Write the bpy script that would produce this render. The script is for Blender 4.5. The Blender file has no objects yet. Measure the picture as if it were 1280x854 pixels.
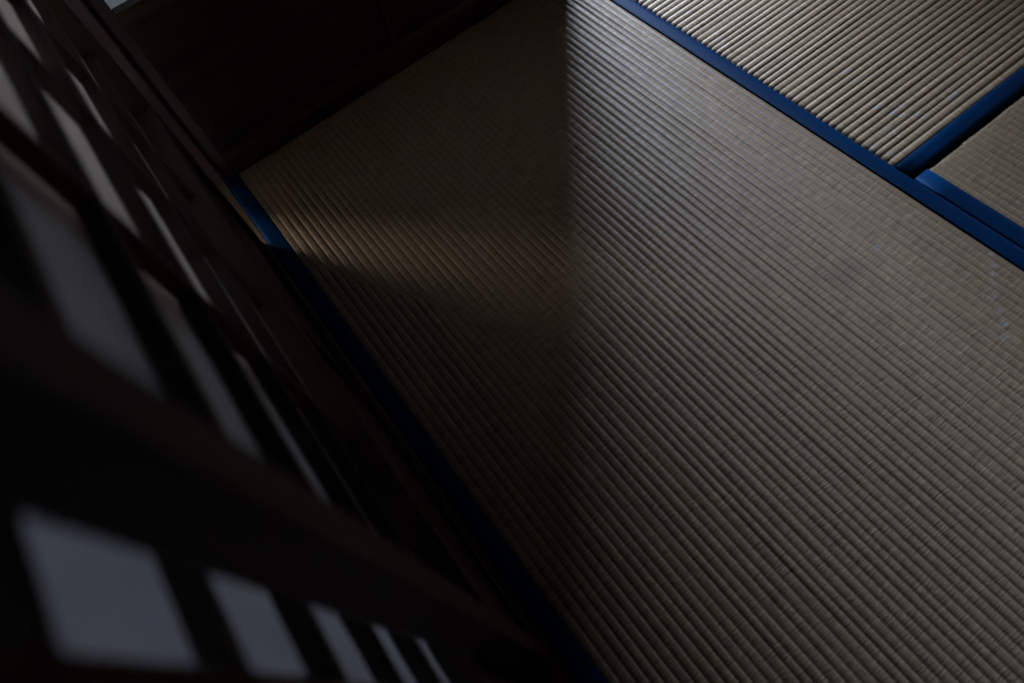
import bpy, bmesh, math, random
from mathutils import Vector, Matrix
random.seed(7)
S = bpy.context.scene
C = S.collection

# ------------------------------------------------------------------ camera
cam_d = bpy.data.cameras.new('camera')
cam_d.sensor_fit = 'HORIZONTAL'; cam_d.sensor_width = 36.0; cam_d.lens = 24.0
cam_d.clip_start = 0.01
cam = bpy.data.objects.new('camera', cam_d); C.objects.link(cam)
right = Vector((0.79379635, -0.58529525, -0.16527802))
up = Vector((0.58556945, 0.66210104, 0.46768647))
fwd = Vector((0.16430392, 0.46802957, -0.86830441))
cam.matrix_world = Matrix(((right.x, up.x, -fwd.x, 0.0), (right.y, up.y, -fwd.y, 0.0),
                           (right.z, up.z, -fwd.z, 1.0), (0, 0, 0, 1)))
cam_d.dof.use_dof = True; cam_d.dof.focus_distance = 1.2; cam_d.dof.aperture_fstop = 2.8
S.camera = cam

# ------------------------------------------------------------------ sky (soft overcast day) and exposure
W = bpy.data.worlds.new('sky'); S.world = W; W.use_nodes = True
bgn = W.node_tree.nodes['Background']
bgn.inputs[0].default_value = (0.68, 0.80, 1.06, 1); bgn.inputs[1].default_value = 37.5

def portal(name, loc, rot, sx, sy):          # guides the sky light through an opening; emits nothing itself
    d = bpy.data.lights.new(name, 'AREA'); d.shape = 'RECTANGLE'; d.size = sx; d.size_y = sy
    d.cycles.is_portal = True
    o = bpy.data.objects.new(name, d); C.objects.link(o); o.location = loc; o.rotation_euler = rot
    return o
NWX0, NWX1, NWZ0, NWZ1, NY = 1.22, 2.31, 0.05, 1.30, 3.0     # opening in the outer wall beyond the far wall
LWY0, LWY1, LWZ0, LWZ1, LX = 2.10, 2.96, 0.05, 2.0, -1.0    # opening in the outer wall of the room on the left
portal('sky_portal', ((NWX0+NWX1)/2, NY+0.05, (NWZ0+NWZ1)/2), (-math.pi/2, 0, 0), NWX1-NWX0, NWZ1-NWZ0)

S.view_settings.view_transform = 'Standard'; S.view_settings.look = 'None'
S.view_settings.gamma = 1.0; S.view_settings.use_curve_mapping = False
S.view_settings.exposure = 0.0
S.cycles.use_denoising = True
S.cycles.max_bounces = 10; S.cycles.diffuse_bounces = 8; S.cycles.glossy_bounces = 4; S.cycles.transmission_bounces = 6
S.cycles.sample_clamp_indirect = 4.0

# ------------------------------------------------------------------ materials
def mat(name, rough=0.6, spec=0.3):
    m = bpy.data.materials.new(name); m.use_nodes = True
    nt = m.node_tree; b = nt.nodes['Principled BSDF']
    b.inputs['Roughness'].default_value = rough
    b.inputs['Specular IOR Level'].default_value = spec
    return m, nt, b
def N(nt, t, **kw):
    n = nt.nodes.new(t)
    for k, v in kw.items():
        if hasattr(n, k): setattr(n, k, v)
        else: n.inputs[k].default_value = v
    return n
def L(nt, a, b): nt.links.new(a, b)
def mth(nt, op, a, b=None, c=None, clamp=False):
    n = nt.nodes.new('ShaderNodeMath'); n.operation = op; n.use_clamp = clamp
    for i, v in enumerate((a, b, c)):
        if v is None: continue
        if isinstance(v, (int, float)): n.inputs[i].default_value = v
        else: L(nt, v, n.inputs[i])
    return n.outputs[0]
def mapr(nt, v, a, b, c, d, smooth=False):
    n = nt.nodes.new('ShaderNodeMapRange'); L(nt, v, n.inputs[0])
    if smooth: n.interpolation_type = 'SMOOTHSTEP'
    for i, x in enumerate((a, b, c, d)): n.inputs[i+1].default_value = x
    return n.outputs[0]
def mixc(nt, f, a, b, mode='MIX'):
    n = nt.nodes.new('ShaderNodeMix'); n.data_type = 'RGBA'; n.blend_type = mode
    for s, v in ((0, f), (6, a), (7, b)):
        if isinstance(v, (int, float)): n.inputs[s].default_value = v
        elif isinstance(v, tuple): n.inputs[s].default_value = v if len(v) == 4 else (*v, 1)
        else: L(nt, v, n.inputs[s])
    return n.outputs[2]
def coords(nt, scale, loc=(0, 0, 0)):
    tc = nt.nodes.new('ShaderNodeTexCoord'); mp = nt.nodes.new('ShaderNodeMapping')
    mp.inputs['Scale'].default_value = scale; mp.inputs['Location'].default_value = loc
    L(nt, tc.outputs['Object'], mp.inputs[0]); return mp.outputs[0]
def noise(nt, vec, scale=1, detail=2, rough=0.5):
    n = N(nt, 'ShaderNodeTexNoise'); L(nt, vec, n.inputs['Vector'])
    n.inputs['Scale'].default_value = scale; n.inputs['Detail'].default_value = detail
    n.inputs['Roughness'].default_value = rough
    return n.outputs['Fac']
def bump(nt, b, h, strength, dist):
    n = nt.nodes.new('ShaderNodeBump'); n.inputs['Strength'].default_value = strength
    n.inputs['Distance'].default_value = dist; L(nt, h, n.inputs['Height']); L(nt, n.outputs[0], b.inputs['Normal'])

def rush_material(name, col, scuffs=(), stains=(), seed=0.0):
    """woven rush: fine threads lie across the ridges (local x), ridges run along local y"""
    m, nt, b = mat(name, 0.52, 0.5)
    b.inputs['Anisotropic'].default_value = 0.75
    tv = nt.nodes.new('ShaderNodeVectorTransform'); tv.vector_type = 'VECTOR'; tv.convert_from = 'OBJECT'; tv.convert_to = 'WORLD'
    tv.inputs[0].default_value = (0, 1, 0); L(nt, tv.outputs[0], b.inputs['Tangent'])
    fine = noise(nt, coords(nt, (26, 620, 1), (seed, seed, 0)), 1, 2, 0.6)       # single rush stalks
    mid = noise(nt, coords(nt, (45, 240, 1), (seed*2, 0, 0)), 1, 2, 0.5)
    big = noise(nt, coords(nt, (3.2, 2.2, 1), (seed*3, seed, 0)), 1, 3, 0.55)
    odd = noise(nt, coords(nt, (62, 420, 1), (seed*5, 2, 0)), 1, 1, 0.5)
    c = mixc(nt, mapr(nt, fine, 0.36, 0.64, 0, 1), tuple(x*0.55 for x in col), tuple(min(1, x*1.34) for x in col))
    c = mixc(nt, mapr(nt, mid, 0.35, 0.7, 0, 0.7), c, (col[0]*0.84, col[1]*0.74, col[2]*0.60))
    c = mixc(nt, mapr(nt, big, 0.35, 0.72, 0, 0.35), c, (col[0]*0.72, col[1]*0.70, col[2]*0.68))
    c = mixc(nt, mapr(nt, odd, 0.68, 0.74, 0, 0.8), c, (col[0]*0.30, col[1]*0.27, col[2]*0.22))  # broken stalks
    def spots(lst, soft):
        tc = nt.nodes.new('ShaderNodeTexCoord'); tot = None
        for (sx, sy, rx, ry) in lst:
            mp = nt.nodes.new('ShaderNodeMapping'); mp.vector_type = 'TEXTURE'
            mp.inputs['Location'].default_value = (sx, sy, 0); mp.inputs['Scale'].default_value = (rx, ry, 1)
            L(nt, tc.outputs['Object'], mp.inputs[0])
            sp = nt.nodes.new('ShaderNodeSeparateXYZ'); L(nt, mp.outputs[0], sp.inputs[0])
            r2 = mth(nt, 'ADD', mth(nt, 'MULTIPLY', sp.outputs[0], sp.outputs[0]), mth(nt, 'MULTIPLY', sp.outputs[1], sp.outputs[1]))
            f = mapr(nt, r2, 1.0, soft, 0, 1)
            tot = f if tot is None else mth(nt, 'MAXIMUM', tot, f)
        return tot
    if stains:
        f = mth(nt, 'MULTIPLY', spots(stains, 0.0), mapr(nt, noise(nt, coords(nt, (40, 60, 1)), 1, 3, 0.6), 0.35, 0.65, 0.3, 1))
        c = mixc(nt, mth(nt, 'MULTIPLY', f, 0.5), c, (col[0]*0.45, col[1]*0.46, col[2]*0.52))
    if scuffs:
        sn = noise(nt, coords(nt, (120, 420, 1), (4, 1, 0)), 1, 2, 0.6)
        f = mth(nt, 'MULTIPLY', spots(scuffs, 0.1), mapr(nt, sn, 0.40, 0.62, 0, 1))
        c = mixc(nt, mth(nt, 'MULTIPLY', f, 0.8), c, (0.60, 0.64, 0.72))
    L(nt, c, b.inputs['Base Color'])
    L(nt, mapr(nt, mid, 0.3, 0.7, 0.40, 0.56), b.inputs['Roughness'])
    h = mth(nt, 'ADD', mth(nt, 'MULTIPLY', fine, 0.7), mth(nt, 'MULTIPLY', odd, -0.5))
    bump(nt, b, h, 0.9, 0.0010)
    return m

def wood_material(name, dark, light, axis=1, rough=0.5, spec=0.35, fig=1.0, rel=0.0006):
    """planed wood, grain along the given local axis"""
    m, nt, b = mat(name, rough, spec)
    s = [38.0*fig]*3; s[axis] = 2.2*fig
    v = coords(nt, tuple(s))
    n1 = noise(nt, v, 1, 4, 0.62)
    s2 = [6.0*fig]*3; s2[axis] = 0.9*fig
    n2 = noise(nt, coords(nt, tuple(s2), (3, 1, 2)), 1, 2, 0.5)
    rings = mth(nt, 'FRACT', mth(nt, 'MULTIPLY', n2, 9.0))
    rings = mth(nt, 'ABSOLUTE', mth(nt, 'SUBTRACT', rings, 0.5))
    f = mth(nt, 'ADD', mth(nt, 'MULTIPLY', n1, 0.65), mth(nt, 'MULTIPLY', rings, 0.9))
    L(nt, mixc(nt, mapr(nt, f, 0.25, 0.85, 0, 1), dark, light), b.inputs['Base Color'])
    L(nt, mapr(nt, n1, 0.3, 0.7, rough-0.08, rough+0.12), b.inputs['Roughness'])
    bump(nt, b, f, 0.5, rel)
    return m

def plain_material(name, col, rough=0.85, var=0.15, scale=8):
    m, nt, b = mat(name, rough, 0.2)
    n = noise(nt, coords(nt, (scale,)*3), 1, 4, 0.6)
    L(nt, mixc(nt, mapr(nt, n, 0.3, 0.7, 0, 1), tuple(x*(1-var) for x in col), col), b.inputs['Base Color'])
    bump(nt, b, noise(nt, coords(nt, (90,)*3), 1, 3, 0.6), 0.25, 0.001)
    return m

def cloth_material(name, col):
    m, nt, b = mat(name, 0.56, 0.13)
    b.inputs['Specular Tint'].default_value = (0.10, 0.45, 1.0, 1); b.inputs['Anisotropic'].default_value = 0.7
    tv = nt.nodes.new('ShaderNodeVectorTransform'); tv.vector_type = 'VECTOR'; tv.convert_from = 'OBJECT'; tv.convert_to = 'WORLD'
    tv.inputs[0].default_value = (0, 1, 0); L(nt, tv.outputs[0], b.inputs['Tangent'])
    w1 = noise(nt, coords(nt, (700, 160, 1)), 1, 2, 0.5); w2 = noise(nt, coords(nt, (120, 800, 1)), 1, 2, 0.5)
    w = mth(nt, 'MULTIPLY', mth(nt, 'ADD', w1, w2), 0.5)
    big = noise(nt, coords(nt, (14, 5, 1)), 1, 3, 0.55)
    c = mixc(nt, mapr(nt, w, 0.38, 0.62, 0, 1), tuple(x*0.72 for x in col), tuple(x*1.2 for x in col))
    c = mixc(nt, mapr(nt, big, 0.4, 0.75, 0, 0.3), c, tuple(x*1.5 for x in col))
    L(nt, c, b.inputs['Base Color'])
    bump(nt, b, w, 0.5, 0.0005)
    return m

def paper_material(name, col, thin=0.5):
    m = bpy.data.materials.new(name); m.use_nodes = True; nt = m.node_tree
    nt.nodes.remove(nt.nodes['Principled BSDF']); out = nt.nodes['Material Output']
    n = noise(nt, coords(nt, (60, 60, 60)), 1, 5, 0.65)
    c = mixc(nt, mapr(nt, n, 0.3, 0.7, 0, 1), tuple(x*0.93 for x in col), col)
    d = nt.nodes.new('ShaderNodeBsdfDiffuse'); t = nt.nodes.new('ShaderNodeBsdfTranslucent')
    L(nt, c, d.inputs[0]); L(nt, c, t.inputs[0])
    mx = nt.nodes.new('ShaderNodeMixShader'); mx.inputs[0].default_value = thin
    L(nt, d.outputs[0], mx.inputs[1]); L(nt, t.outputs[0], mx.inputs[2]); L(nt, mx.outputs[0], out.inputs[0])
    return m

RUSH = (0.48, 0.37, 0.24)
# pale scuffs in each mat's own coordinates: x, y, half-size x, half-size y
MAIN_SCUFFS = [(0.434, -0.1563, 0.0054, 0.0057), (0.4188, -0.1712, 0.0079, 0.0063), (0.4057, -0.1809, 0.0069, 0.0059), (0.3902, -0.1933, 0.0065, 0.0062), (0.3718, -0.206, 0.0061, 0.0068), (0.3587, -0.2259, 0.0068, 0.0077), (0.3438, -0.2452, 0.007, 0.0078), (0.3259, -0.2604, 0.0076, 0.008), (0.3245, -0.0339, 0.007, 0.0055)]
SIDE_SCUFFS = [(-0.2544, 0.8108, 0.0056, 0.0108), (-0.3177, 0.8651, 0.0059, 0.0112), (-0.3291, 0.8632, 0.0066, 0.0075), (-0.3467, 0.8572, 0.005, 0.0129), (-0.3625, 0.8506, 0.0056, 0.0086), (-0.3763, 0.8352, 0.0075, 0.0103), (-0.3935, 0.8276, 0.0071, 0.0103), (-0.3458, 0.8374, 0.0066, 0.0081), (-0.3784, 0.8924, 0.0066, 0.0131), (-0.3655, 0.8963, 0.0063, 0.0122), (-0.3923, 0.7473, 0.0067, 0.0074), (-0.3932, 0.7615, 0.0069, 0.0111), (-0.358, 0.6552, 0.0058, 0.0072), (-0.3799, 0.9449, 0.0072, 0.0103), (-0.4101, 0.9336, 0.0068, 0.0132), (0.0182, 0.9237, 0.0068, 0.0134), (0.0009, 0.9275, 0.006, 0.0126), (-0.2196, 0.8307, 0.0061, 0.0135), (-0.2503, 0.836, 0.0072, 0.0077)]
M_rush = rush_material('rush_weave', RUSH)
M_blue = cloth_material('blue_border_cloth', (0.0005, 0.036, 0.122))
M_core = plain_material('straw_core', (0.30, 0.24, 0.15))
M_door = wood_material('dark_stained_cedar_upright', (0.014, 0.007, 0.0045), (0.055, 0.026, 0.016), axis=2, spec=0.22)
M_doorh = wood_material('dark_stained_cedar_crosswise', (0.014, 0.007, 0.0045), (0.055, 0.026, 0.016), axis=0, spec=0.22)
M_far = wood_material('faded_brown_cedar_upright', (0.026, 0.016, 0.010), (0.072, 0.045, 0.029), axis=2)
M_farh = wood_material('faded_brown_cedar_crosswise', (0.038, 0.024, 0.015), (0.105, 0.066, 0.042), axis=0)
M_panel = wood_material('dark_figured_panel', (0.010, 0.005, 0.003), (0.050, 0.028, 0.018), axis=0, fig=0.8, rel=0.001)
M_sill = wood_material('worn_sill_wood', (0.10, 0.055, 0.030), (0.24, 0.145, 0.085), axis=1, rough=0.42, spec=0.5)
M_sillx = wood_material('worn_sill_wood_crosswise', (0.035, 0.018, 0.010), (0.085, 0.048, 0.028), axis=0)
M_post = wood_material('brown_post_wood', (0.020, 0.008, 0.005), (0.058, 0.023, 0.014), axis=2)
M_paper = paper_material('white_screen_paper', (0.84, 0.85, 0.86), 0.6)
M_heavy = paper_material('heavy_screen_paper', (0.78, 0.78, 0.76), 0.10)
M_fill_grey = paper_material('grey_fill_paper', (0.68, 0.68, 0.70), 0.62)  # for the added fill sheet behind the left screens
M_skytint = paper_material('sky_tinted_screen_paper', (0.37, 0.415, 0.475), 0.55)  # blue daylight on the nearest panes is mixed into the paper colour
M_amber = paper_material('aged_window_paper', (0.62, 0.49, 0.35), 0.75)
M_fill_warm = paper_material('warm_fill_paper', (0.17, 0.115, 0.085))  # for the added low fill window, tinted to warm the dark floor
M_plaster = plain_material('dark_earth_plaster', (0.12, 0.09, 0.065))
M_cladding = wood_material('dark_corridor_boards', (0.008, 0.005, 0.004), (0.022, 0.013, 0.009), axis=2, rough=0.9, spec=0.05)
M_lime = plain_material('lime_plaster', (0.74, 0.74, 0.72))
M_board = wood_material('floor_board_wood', (0.05, 0.03, 0.018), (0.10, 0.065, 0.04), axis=1)
M_ceil = wood_material('ceiling_board_wood', (0.025, 0.014, 0.009), (0.06, 0.035, 0.022), axis=0)
M_soil = plain_material('garden_soil', (0.16, 0.14, 0.11), scale=3)

# ------------------------------------------------------------------ mesh helpers
def link(name, me, m, parent=None, loc=(0, 0, 0), smooth=False):
    o = bpy.data.objects.new(name, me); C.objects.link(o)
    if m and not me.materials: me.materials.append(m)
    if smooth:
        for p in me.polygons: p.use_smooth = True
    if parent: o.parent = parent
    o.location = loc
    return o
def box_mesh(name, sx, sy, sz, bev=0.0, seg=1):
    bm = bmesh.new(); bmesh.ops.create_cube(bm, size=1.0)
    bmesh.ops.scale(bm, vec=(sx, sy, sz), verts=bm.verts)
    if bev: bmesh.ops.bevel(bm, geom=bm.edges[:], offset=bev, segments=seg, affect='EDGES', profile=0.6)
    me = bpy.data.meshes.new(name); bm.to_mesh(me); bm.free(); return me
def box(name, x0, x1, y0, y1, z0, z1, m, parent=None, bev=0.0, seg=1):
    me = box_mesh(name, x1-x0, y1-y0, z1-z0, bev, seg)
    return link(name, me, m, parent, ((x0+x1)/2, (y0+y1)/2, (z0+z1)/2))
def struct(o): o['kind'] = 'structure'; return o
def grid_mesh(name, rows):
    """rows: list of equally long lists of points"""
    nv = len(rows[0]); vs = [p for r in rows for p in r]
    fs = [(i*nv+j, i*nv+j+1, (i+1)*nv+j+1, (i+1)*nv+j) for i in range(len(rows)-1) for j in range(nv-1)]
    me = bpy.data.meshes.new(name); me.from_pydata(vs, [], fs); me.update(); return me
def thing(name, label, cat, loc, rz=0.0, group=None):
    o = bpy.data.objects.new(name, None); C.objects.link(o); o.empty_display_size = 0.1
    o.location = loc; o.rotation_euler = (0, 0, rz); o['label'] = label; o['category'] = cat
    if group: o['group'] = group
    return o

# ------------------------------------------------------------------ room shell
FX0, FX1, FY0, FY1 = -0.048, 2.812, -1.595, 1.2645            # four and a half mats
struct(box('floor', -1.2, 3.3, -2.0, 3.2, -0.12, -0.060, M_board))
struct(box('ceiling', -1.2, 3.2, -2.0, 3.2, 2.35, 2.42, M_ceil))

struct(box('wall_back', -0.15, FX1, FY0-0.10, FY0, -0.06, 2.35, M_plaster))
LINT = 1.765
o = struct(box('wall_left', -0.150, -0.050, -0.66, 1.27, LINT+0.05, 2.35, M_plaster))      # above the screens
o = struct(box('wall_left_rear', -0.150, -0.050, FY0, -0.66, -0.06, 2.35, M_plaster))
struct(box('trim_1', -0.152, -0.047, -0.66, 1.2645, LINT, LINT+0.05, M_doorh))              # head rail over the left screens
struct(box('wall_far', -0.05, FX1, 1.30, 1.40, LINT+0.05, 2.35, M_plaster))
struct(box('trim_2', -0.047, FX1, 1.2645, 1.40, LINT, LINT+0.05, M_doorh))
struct(box('trim_3', -0.165, -0.047, 1.2655, 1.385, -0.06, 2.35, M_post, bev=0.003))         # corner post
struct(box('wall_far_left', -0.15, -0.05, 1.385, 3.2, -0.06, 2.35, M_lime))                   # carries on past the corner, whitened to bounce light onto the far paper
# outer walls with their openings
def wall_opening(name, axis, at, th, a0, a1, o0, o1, z0, z1, m):
    vs, fs = [], []
    def addb(p0, p1, q0, q1):
        n = len(vs)
        for t in (at, at+th):
            for (a, z) in ((p0, q0), (p1, q0), (p1, q1), (p0, q1)):
                vs.append((a, t, z) if axis == 'x' else (t, a, z))
        fs.extend([tuple(n+i for i in f) for f in ((0,1,2,3),(4,7,6,5),(0,4,5,1),(1,5,6,2),(2,6,7,3),(3,7,4,0))])
    addb(a0, o0, -0.06, 2.35); addb(o1, a1, -0.06, 2.35); addb(o0, o1, -0.06, z0); addb(o0, o1, z1, 2.35)
    me = bpy.data.meshes.new(name); me.from_pydata(vs, [], fs)
    bm = bmesh.new(); bm.from_mesh(me); bmesh.ops.recalc_face_normals(bm, faces=bm.faces[:]); bm.to_mesh(me); bm.free()
    return struct(link(name, me, m))
wall_opening('wall_outer_far', 'x', NY, 0.05, -1.2, 3.2, NWX0, NWX1, NWZ0, NWZ1, M_cladding)
struct(box('corridor_dark_liner', FX1-0.02, FX1-0.001, 1.40, 3.0, -0.06, 2.35, M_cladding))  # dark sheet added over the right wall to soak up stray daylight
wall_opening('wall_outer_left', 'y', LX-0.05, 0.05, -2.0, 3.0, LWY0, LWY1, LWZ0, LWZ1, M_lime)
wall_opening('wall_right', 'y', FX1, 0.10, -2.0, 3.2, -0.3, 0.9, 0.01, 0.45, M_plaster)  # low opening made for the added fill light
wall_opening('wall_corridor_end', 'x', FY0-0.10, 0.10, -1.2, -0.15, -0.92, -0.25, 0.30, 1.60, M_lime)  # opening made to let added light in behind the left screens
def paper_window(name, x, y0, y1, z0, z1, m):
    me = bpy.data.meshes.new(name)
    me.from_pydata([(x, y0, z0), (x, y1, z0), (x, y1, z1), (x, y0, z1)], [], [(0, 1, 2, 3)])
    o = struct(link(name, me, m)); f = 0.02
    for k in range(1, 4):
        box('cross_bar', -0.006, 0.006, y0, y1, z0+(z1-z0)*k/4-0.004, z0+(z1-z0)*k/4+0.004, M_doorh, o).location.x += x
    return o
paper_window('window_1', LX-0.03, LWY0, LWY1, LWZ0, LWZ1, M_amber)
paper_window('fill_window_right', FX1+0.05, -0.3, 0.9, 0.01, 0.45, M_fill_warm)  # unseen window added as fill for the left panes and dark floor
me = bpy.data.meshes.new('fill_window_corridor')
me.from_pydata([(-0.92, FY0-0.06, 0.30), (-0.25, FY0-0.06, 0.30), (-0.25, FY0-0.06, 1.60), (-0.92, FY0-0.06, 1.60)], [], [(0, 1, 2, 3)])
struct(link('fill_window_corridor', me, M_fill_grey))  # unseen sheet added to light the left screens from behind
struct(box('ground', -25, 25, -25, 25, -0.60, -0.50, M_soil))

# sills (grooved tracks the screens slide in)
def track(name, axis, a0, a1, t0, t1, grooves, m):
    """profile across t with grooves (g0,g1), extruded along a"""
    pts = [(t0, -0.05), (t0, 0.0)]
    for g0, g1 in grooves: pts += [(g0, 0.0), (g0, -0.004), (g1, -0.004), (g1, 0.0)]
    pts += [(t1, 0.0), (t1, -0.05)]
    bm = bmesh.new()
    mk = (lambda a, t, z: (t, a, z)) if axis == 'y' else (lambda a, t, z: (a, t, z))
    A = [bm.verts.new(mk(a0, t, z)) for t, z in pts]; B = [bm.verts.new(mk(a1, t, z)) for t, z in pts]
    n = len(pts)
    for i in range(n): bm.faces.new((A[i], A[(i+1) % n], B[(i+1) % n], B[i]))
    bm.faces.new(A); bm.faces.new(B[::-1])
    bmesh.ops.recalc_face_normals(bm, faces=bm.faces[:])
    me = bpy.data.meshes.new(name); bm.to_mesh(me); bm.free()
    return struct(link(name, me, m))
track('trim_4', 'y', -0.66, 1.2645, -0.0485, -0.152, [(-0.0545, -0.0862), (-0.0880, -0.1175)], M_sill)
track('trim_5', 'x', -0.047, FX1, 1.2650, 1.40, [(1.2995, 1.3305), (1.335, 1.366)], M_sillx)

# ------------------------------------------------------------------ tatami mats
PITCH = 0.01475
def rush_cover(name, w, ln, m, parent, seed):
    """corrugated woven cover: ridges along y, rounded over both short ends"""
    rnd = random.Random(seed)
    n = round(w/PITCH); p = w/n; K = 8
    r = 0.009; ys = []
    for k in range(7):                                   # vertical face then quarter round
        a = math.pi/2*k/6; ys.append((r - r*math.sin(a) if False else r*(1-math.sin(a)), -r*(1-math.cos(math.pi/2-a)) ))
    e = [(0.0, -0.050)] + [(r*(1-math.cos(t)), -r*(1-math.sin(t))) for t in [math.pi/2*k/6 for k in range(7)]]
    m_in = max(8, int(ln/0.035))
    stations = [(-ln/2+a, z) for a, z in e]
    stations += [(-ln/2+r+(ln-2*r)*k/m_in, 0.0) for k in range(1, m_in)]
    stations += [(ln/2-a, z) for a, z in reversed(e)]
    wid = [1+rnd.uniform(-0.10, 0.10) for _ in range(n)]; t = sum(wid); edges = [0]
    for q in wid: edges.append(edges[-1]+q/t*w)
    hgt = [rnd.uniform(0.0017, 0.0022) for _ in range(n)]
    ph = [rnd.uniform(0, 6.28) for _ in range(n+1)]; fq = [rnd.uniform(4, 9) for _ in range(n+1)]
    end_shift = [rnd.uniform(-0.002, 0.002) for _ in range(n)]
    rows = []
    for (y, dz) in stations:
        row = []
        near = max(0.0, 1-(ln/2-abs(y))/0.05)
        ed = [edges[i] + (0.0005*math.sin(fq[i]*y+ph[i]) if 0 < i < n else 0) for i in range(n+1)]
        for i in range(n):
            for k in range(K):
                u = k/K; x = -w/2+ed[i]+(ed[i+1]-ed[i])*u
                s = math.sin(math.pi*u)**0.5
                h = hgt[i]*(1+0.12*math.sin(fq[i]*3*y+ph[i]*2))
                row.append((x, y + end_shift[i]*near*s*(1 if y > 0 else -1)*0.4, dz - 0.0019 + h*s))
        row.append((w/2, y, dz-0.0019)); rows.append(row)
    # the surface normal must face up
    me = grid_mesh(name, rows)
    bm = bmesh.new(); bm.from_mesh(me); bmesh.ops.recalc_face_normals(bm, faces=bm.faces[:])
    top = max(bm.faces, key=lambda f: f.calc_center_median().z)
    if top.normal.z < 0: bmesh.ops.reverse_faces(bm, faces=bm.faces[:])
    bm.to_mesh(me); bm.free()
    return link(name, me, m, parent, smooth=True)

def border(x_in, x_out, ln, parent, seed):
    """cloth band: turned under at the inner edge, wrapped down the mat's side"""
    rnd = random.Random(seed); s = 1 if x_out > x_in else -1; w = abs(x_out-x_in)
    rows = []; nn = max(10, int(ln/0.05))
    a, b_ = rnd.uniform(0, 6), rnd.uniform(0, 6)
    for k in range(nn+1):
        y = -ln/2+ln*k/nn; wob = 0.0005*math.sin(7*y+a)+0.0003*math.sin(19*y+b_)
        ht = 0.0019+0.0003*math.sin(11*y+b_)
        prof = [(0.0, -0.002), (0.0002, ht*0.75), (0.0012, ht), (w*0.35, ht+0.0003), (w*0.7, ht+0.0002), (w-0.0035, ht-0.0003), (w-0.0010, ht-0.0018), (w, -0.004), (w, -0.050)]
        rows.append([(x_in+s*(q+(wob if i < 3 else 0)), y, z) for i, (q, z) in enumerate(prof)])
    me = grid_mesh('cloth_border', rows)
    bm = bmesh.new(); bm.from_mesh(me); bmesh.ops.recalc_face_normals(bm, faces=bm.faces[:])
    top = max(bm.faces, key=lambda f: f.calc_center_median().z)
    if top.normal.z < 0: bmesh.ops.reverse_faces(bm, faces=bm.faces[:])
    # close the two ends
    bm.to_mesh(me); bm.free()
    o = link('cloth_border', me, M_blue, parent, smooth=True)
    so = o.modifiers.new('thickness', 'SOLIDIFY'); so.thickness = 0.0009; so.offset = -1
    return o

def tatami(label, cx, cy, w, ln, rz, seed, scuffs=(), stains=(), hb=0.0325, col=RUSH):
    t = thing('tatami_mat', label, 'tatami mat', (cx, cy, 0), rz, 'tatami mats on the floor')
    m = rush_material('rush_weave_%d' % seed, col, scuffs, stains, seed*1.7)
    rush_cover('rush_cover', w-2*hb-0.0005, ln, m, t, seed)
    border(w/2-hb, w/2, ln-0.001, t, seed+50); border(-w/2+hb, -w/2, ln-0.001, t, seed+80)
    box('straw_core', -w/2+0.004, w/2-0.004, -ln/2+0.019, ln/2-0.019, -0.058, -0.006, M_core, t)
    return t

tatami('main tatami mat along the lattice screens, blue-bordered, crossed by a wedge of light',
       0.427, 0.3098, 0.950, 1.9090, 0.0, 1,
       MAIN_SCUFFS, [(0.248, -0.036, 0.05, 0.035)])
tatami('tatami mat at the far right with scuffed broad ridges running crosswise', 1.8575, 0.7995, 0.929, 1.909, math.pi/2, 2,
       SIDE_SCUFFS, col=(0.64, 0.50, 0.335))
tatami('small tatami mat at the right edge, its blue border beside the main mat', 1.3775, -0.147, 0.950, 0.951, 0.0, 3)
tatami('tatami mat against the right wall, outside the photograph', 2.3365, -0.633, 0.950, 1.922, 0.0, 4)
tatami('tatami mat against the back wall, outside the photograph', 0.906, -1.121, 0.948, 1.906, math.pi/2, 5)

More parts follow.
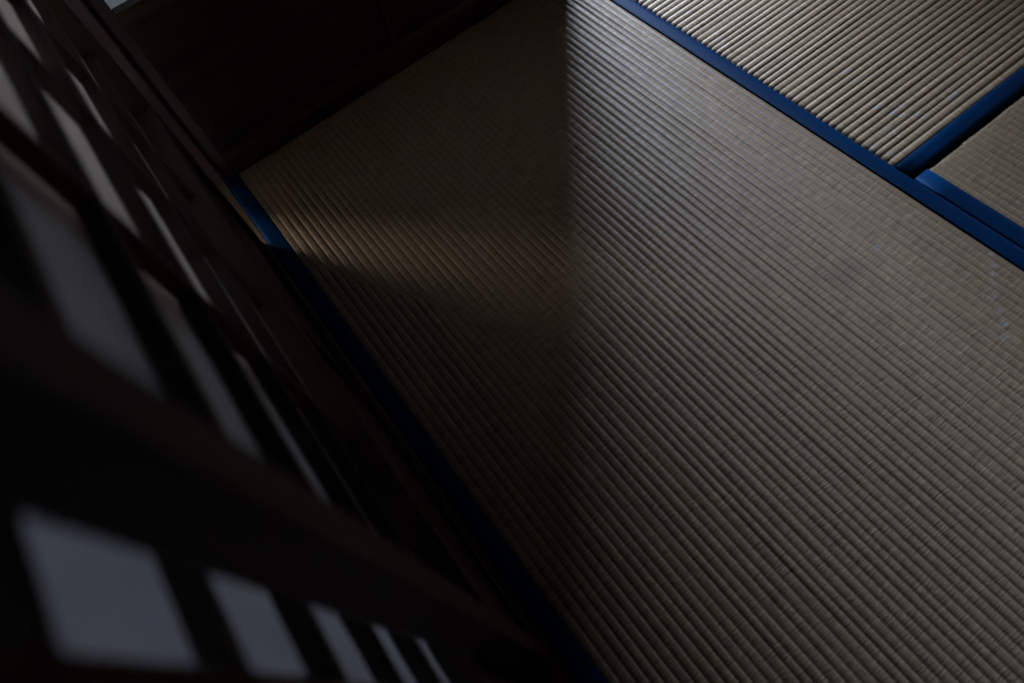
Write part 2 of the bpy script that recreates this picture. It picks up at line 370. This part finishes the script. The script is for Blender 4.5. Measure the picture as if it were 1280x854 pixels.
# ------------------------------------------------------------------ sliding paper screens
def shoji(label, loc, rz, width, stile, waist_top, waist_h, bottom_h, rows, cols, flip=False, height=1.76, group=None, depth=0.0305, paper=None, mv=None, mh=None):
    """local x = along the screen (0..width), local y = 0 front face, +y to the back, z up"""
    t = thing('shoji_screen', label, 'sliding screen', loc, rz, group)
    D = depth; mv = mv or M_door; mh = mh or M_doorh
    box('stile', 0, stile, 0, D, -0.003, height, mv, t, bev=0.0016, seg=2)
    box('stile', width-stile, width, 0, D, -0.003, height, mv, t, bev=0.0016, seg=2)
    x0, x1 = stile, width-stile
    box('bottom_rail', x0, x1, 0.0005, D-0.002, -0.002, bottom_h, mh, t, bev=0.0014)
    box('waist_rail', x0, x1, 0.0003, D-0.001, waist_top-waist_h, waist_top, mh, t, bev=0.0016)
    box('top_rail', x0, x1, 0.0005, D-0.002, height-0.045, height, mh, t, bev=0.0014)
    xm = (x0+x1)/2
    box('waist_panel', x0-0.001, xm-0.005, 0.010, 0.016, bottom_h-0.001, waist_top-waist_h+0.001, M_panel, t)
    box('waist_panel', xm+0.005, x1+0.001, 0.010, 0.016, bottom_h-0.001, waist_top-waist_h+0.001, M_panel, t)
    box('panel_batten', xm-0.0052, xm+0.0052, 0.003, 0.020, bottom_h, waist_top-waist_h, mv, t, bev=0.001)
    kf = D+0.0005-0.0145; kb = D-0.0005; b = 0.0085
    zt, zb = height-0.045, waist_top
    W_ = (x1-x0-(cols-1)*b)/cols
    vm = box_mesh('upright_bar', b, kb-kf-0.0008, zt-zb, 0.0007)
    for k in range(1, cols):
        xc = x0+k*(W_+b)-b/2
        link('upright_bar', vm, mv, t, (xc, (kf+kb)/2+0.0004, (zt+zb)/2))
    hm = box_mesh('cross_bar', x1-x0, kb-kf, b, 0.0007)
    for z in rows:
        if zb+0.02 < z-b and z < zt-0.02:
            link('cross_bar', hm, mh, t, ((x0+x1)/2, (kf+kb)/2, z-b/2))
    me = bpy.data.meshes.new('paper_sheet')
    me.from_pydata([(x0-0.004, D, zb-0.006), (x1+0.004, D, zb-0.006), (x1+0.004, D, zt+0.006), (x0-0.004, D, zt+0.006)], [], [(0, 1, 2, 3)])
    link('paper_sheet', me, paper or M_paper, t)
    return t

rows = [0.7555+0.0925*k for k in range(-5, 12)]
# left wall: local +x -> world +y, local +y (back) -> world -x : rotate +90 deg
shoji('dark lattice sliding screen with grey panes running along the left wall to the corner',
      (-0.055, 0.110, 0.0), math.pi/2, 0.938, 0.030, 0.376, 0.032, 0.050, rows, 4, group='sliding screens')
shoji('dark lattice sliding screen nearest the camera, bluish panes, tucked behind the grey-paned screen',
      (-0.0885, -0.6475, 0.0), math.pi/2, 0.9991, 0.0330, 0.376, 0.032, 0.050, rows, 4, group='sliding screens', depth=0.028, paper=M_skytint)
# far wall
shoji('sliding screen across the far end of the mat with a dark wood-grain lower panel',
      (-0.0468, 1.300, 0.0), 0.0, 0.958, 0.027, 0.365, 0.032, 0.033, [0.365+0.1*k for k in range(1, 15)], 4, group='sliding screens', depth=0.027, paper=M_heavy, mv=M_far, mh=M_farh)
struct(box('wall_far_right', 1.39, FX1, 1.30, 1.40, -0.06, LINT+0.05, M_plaster))
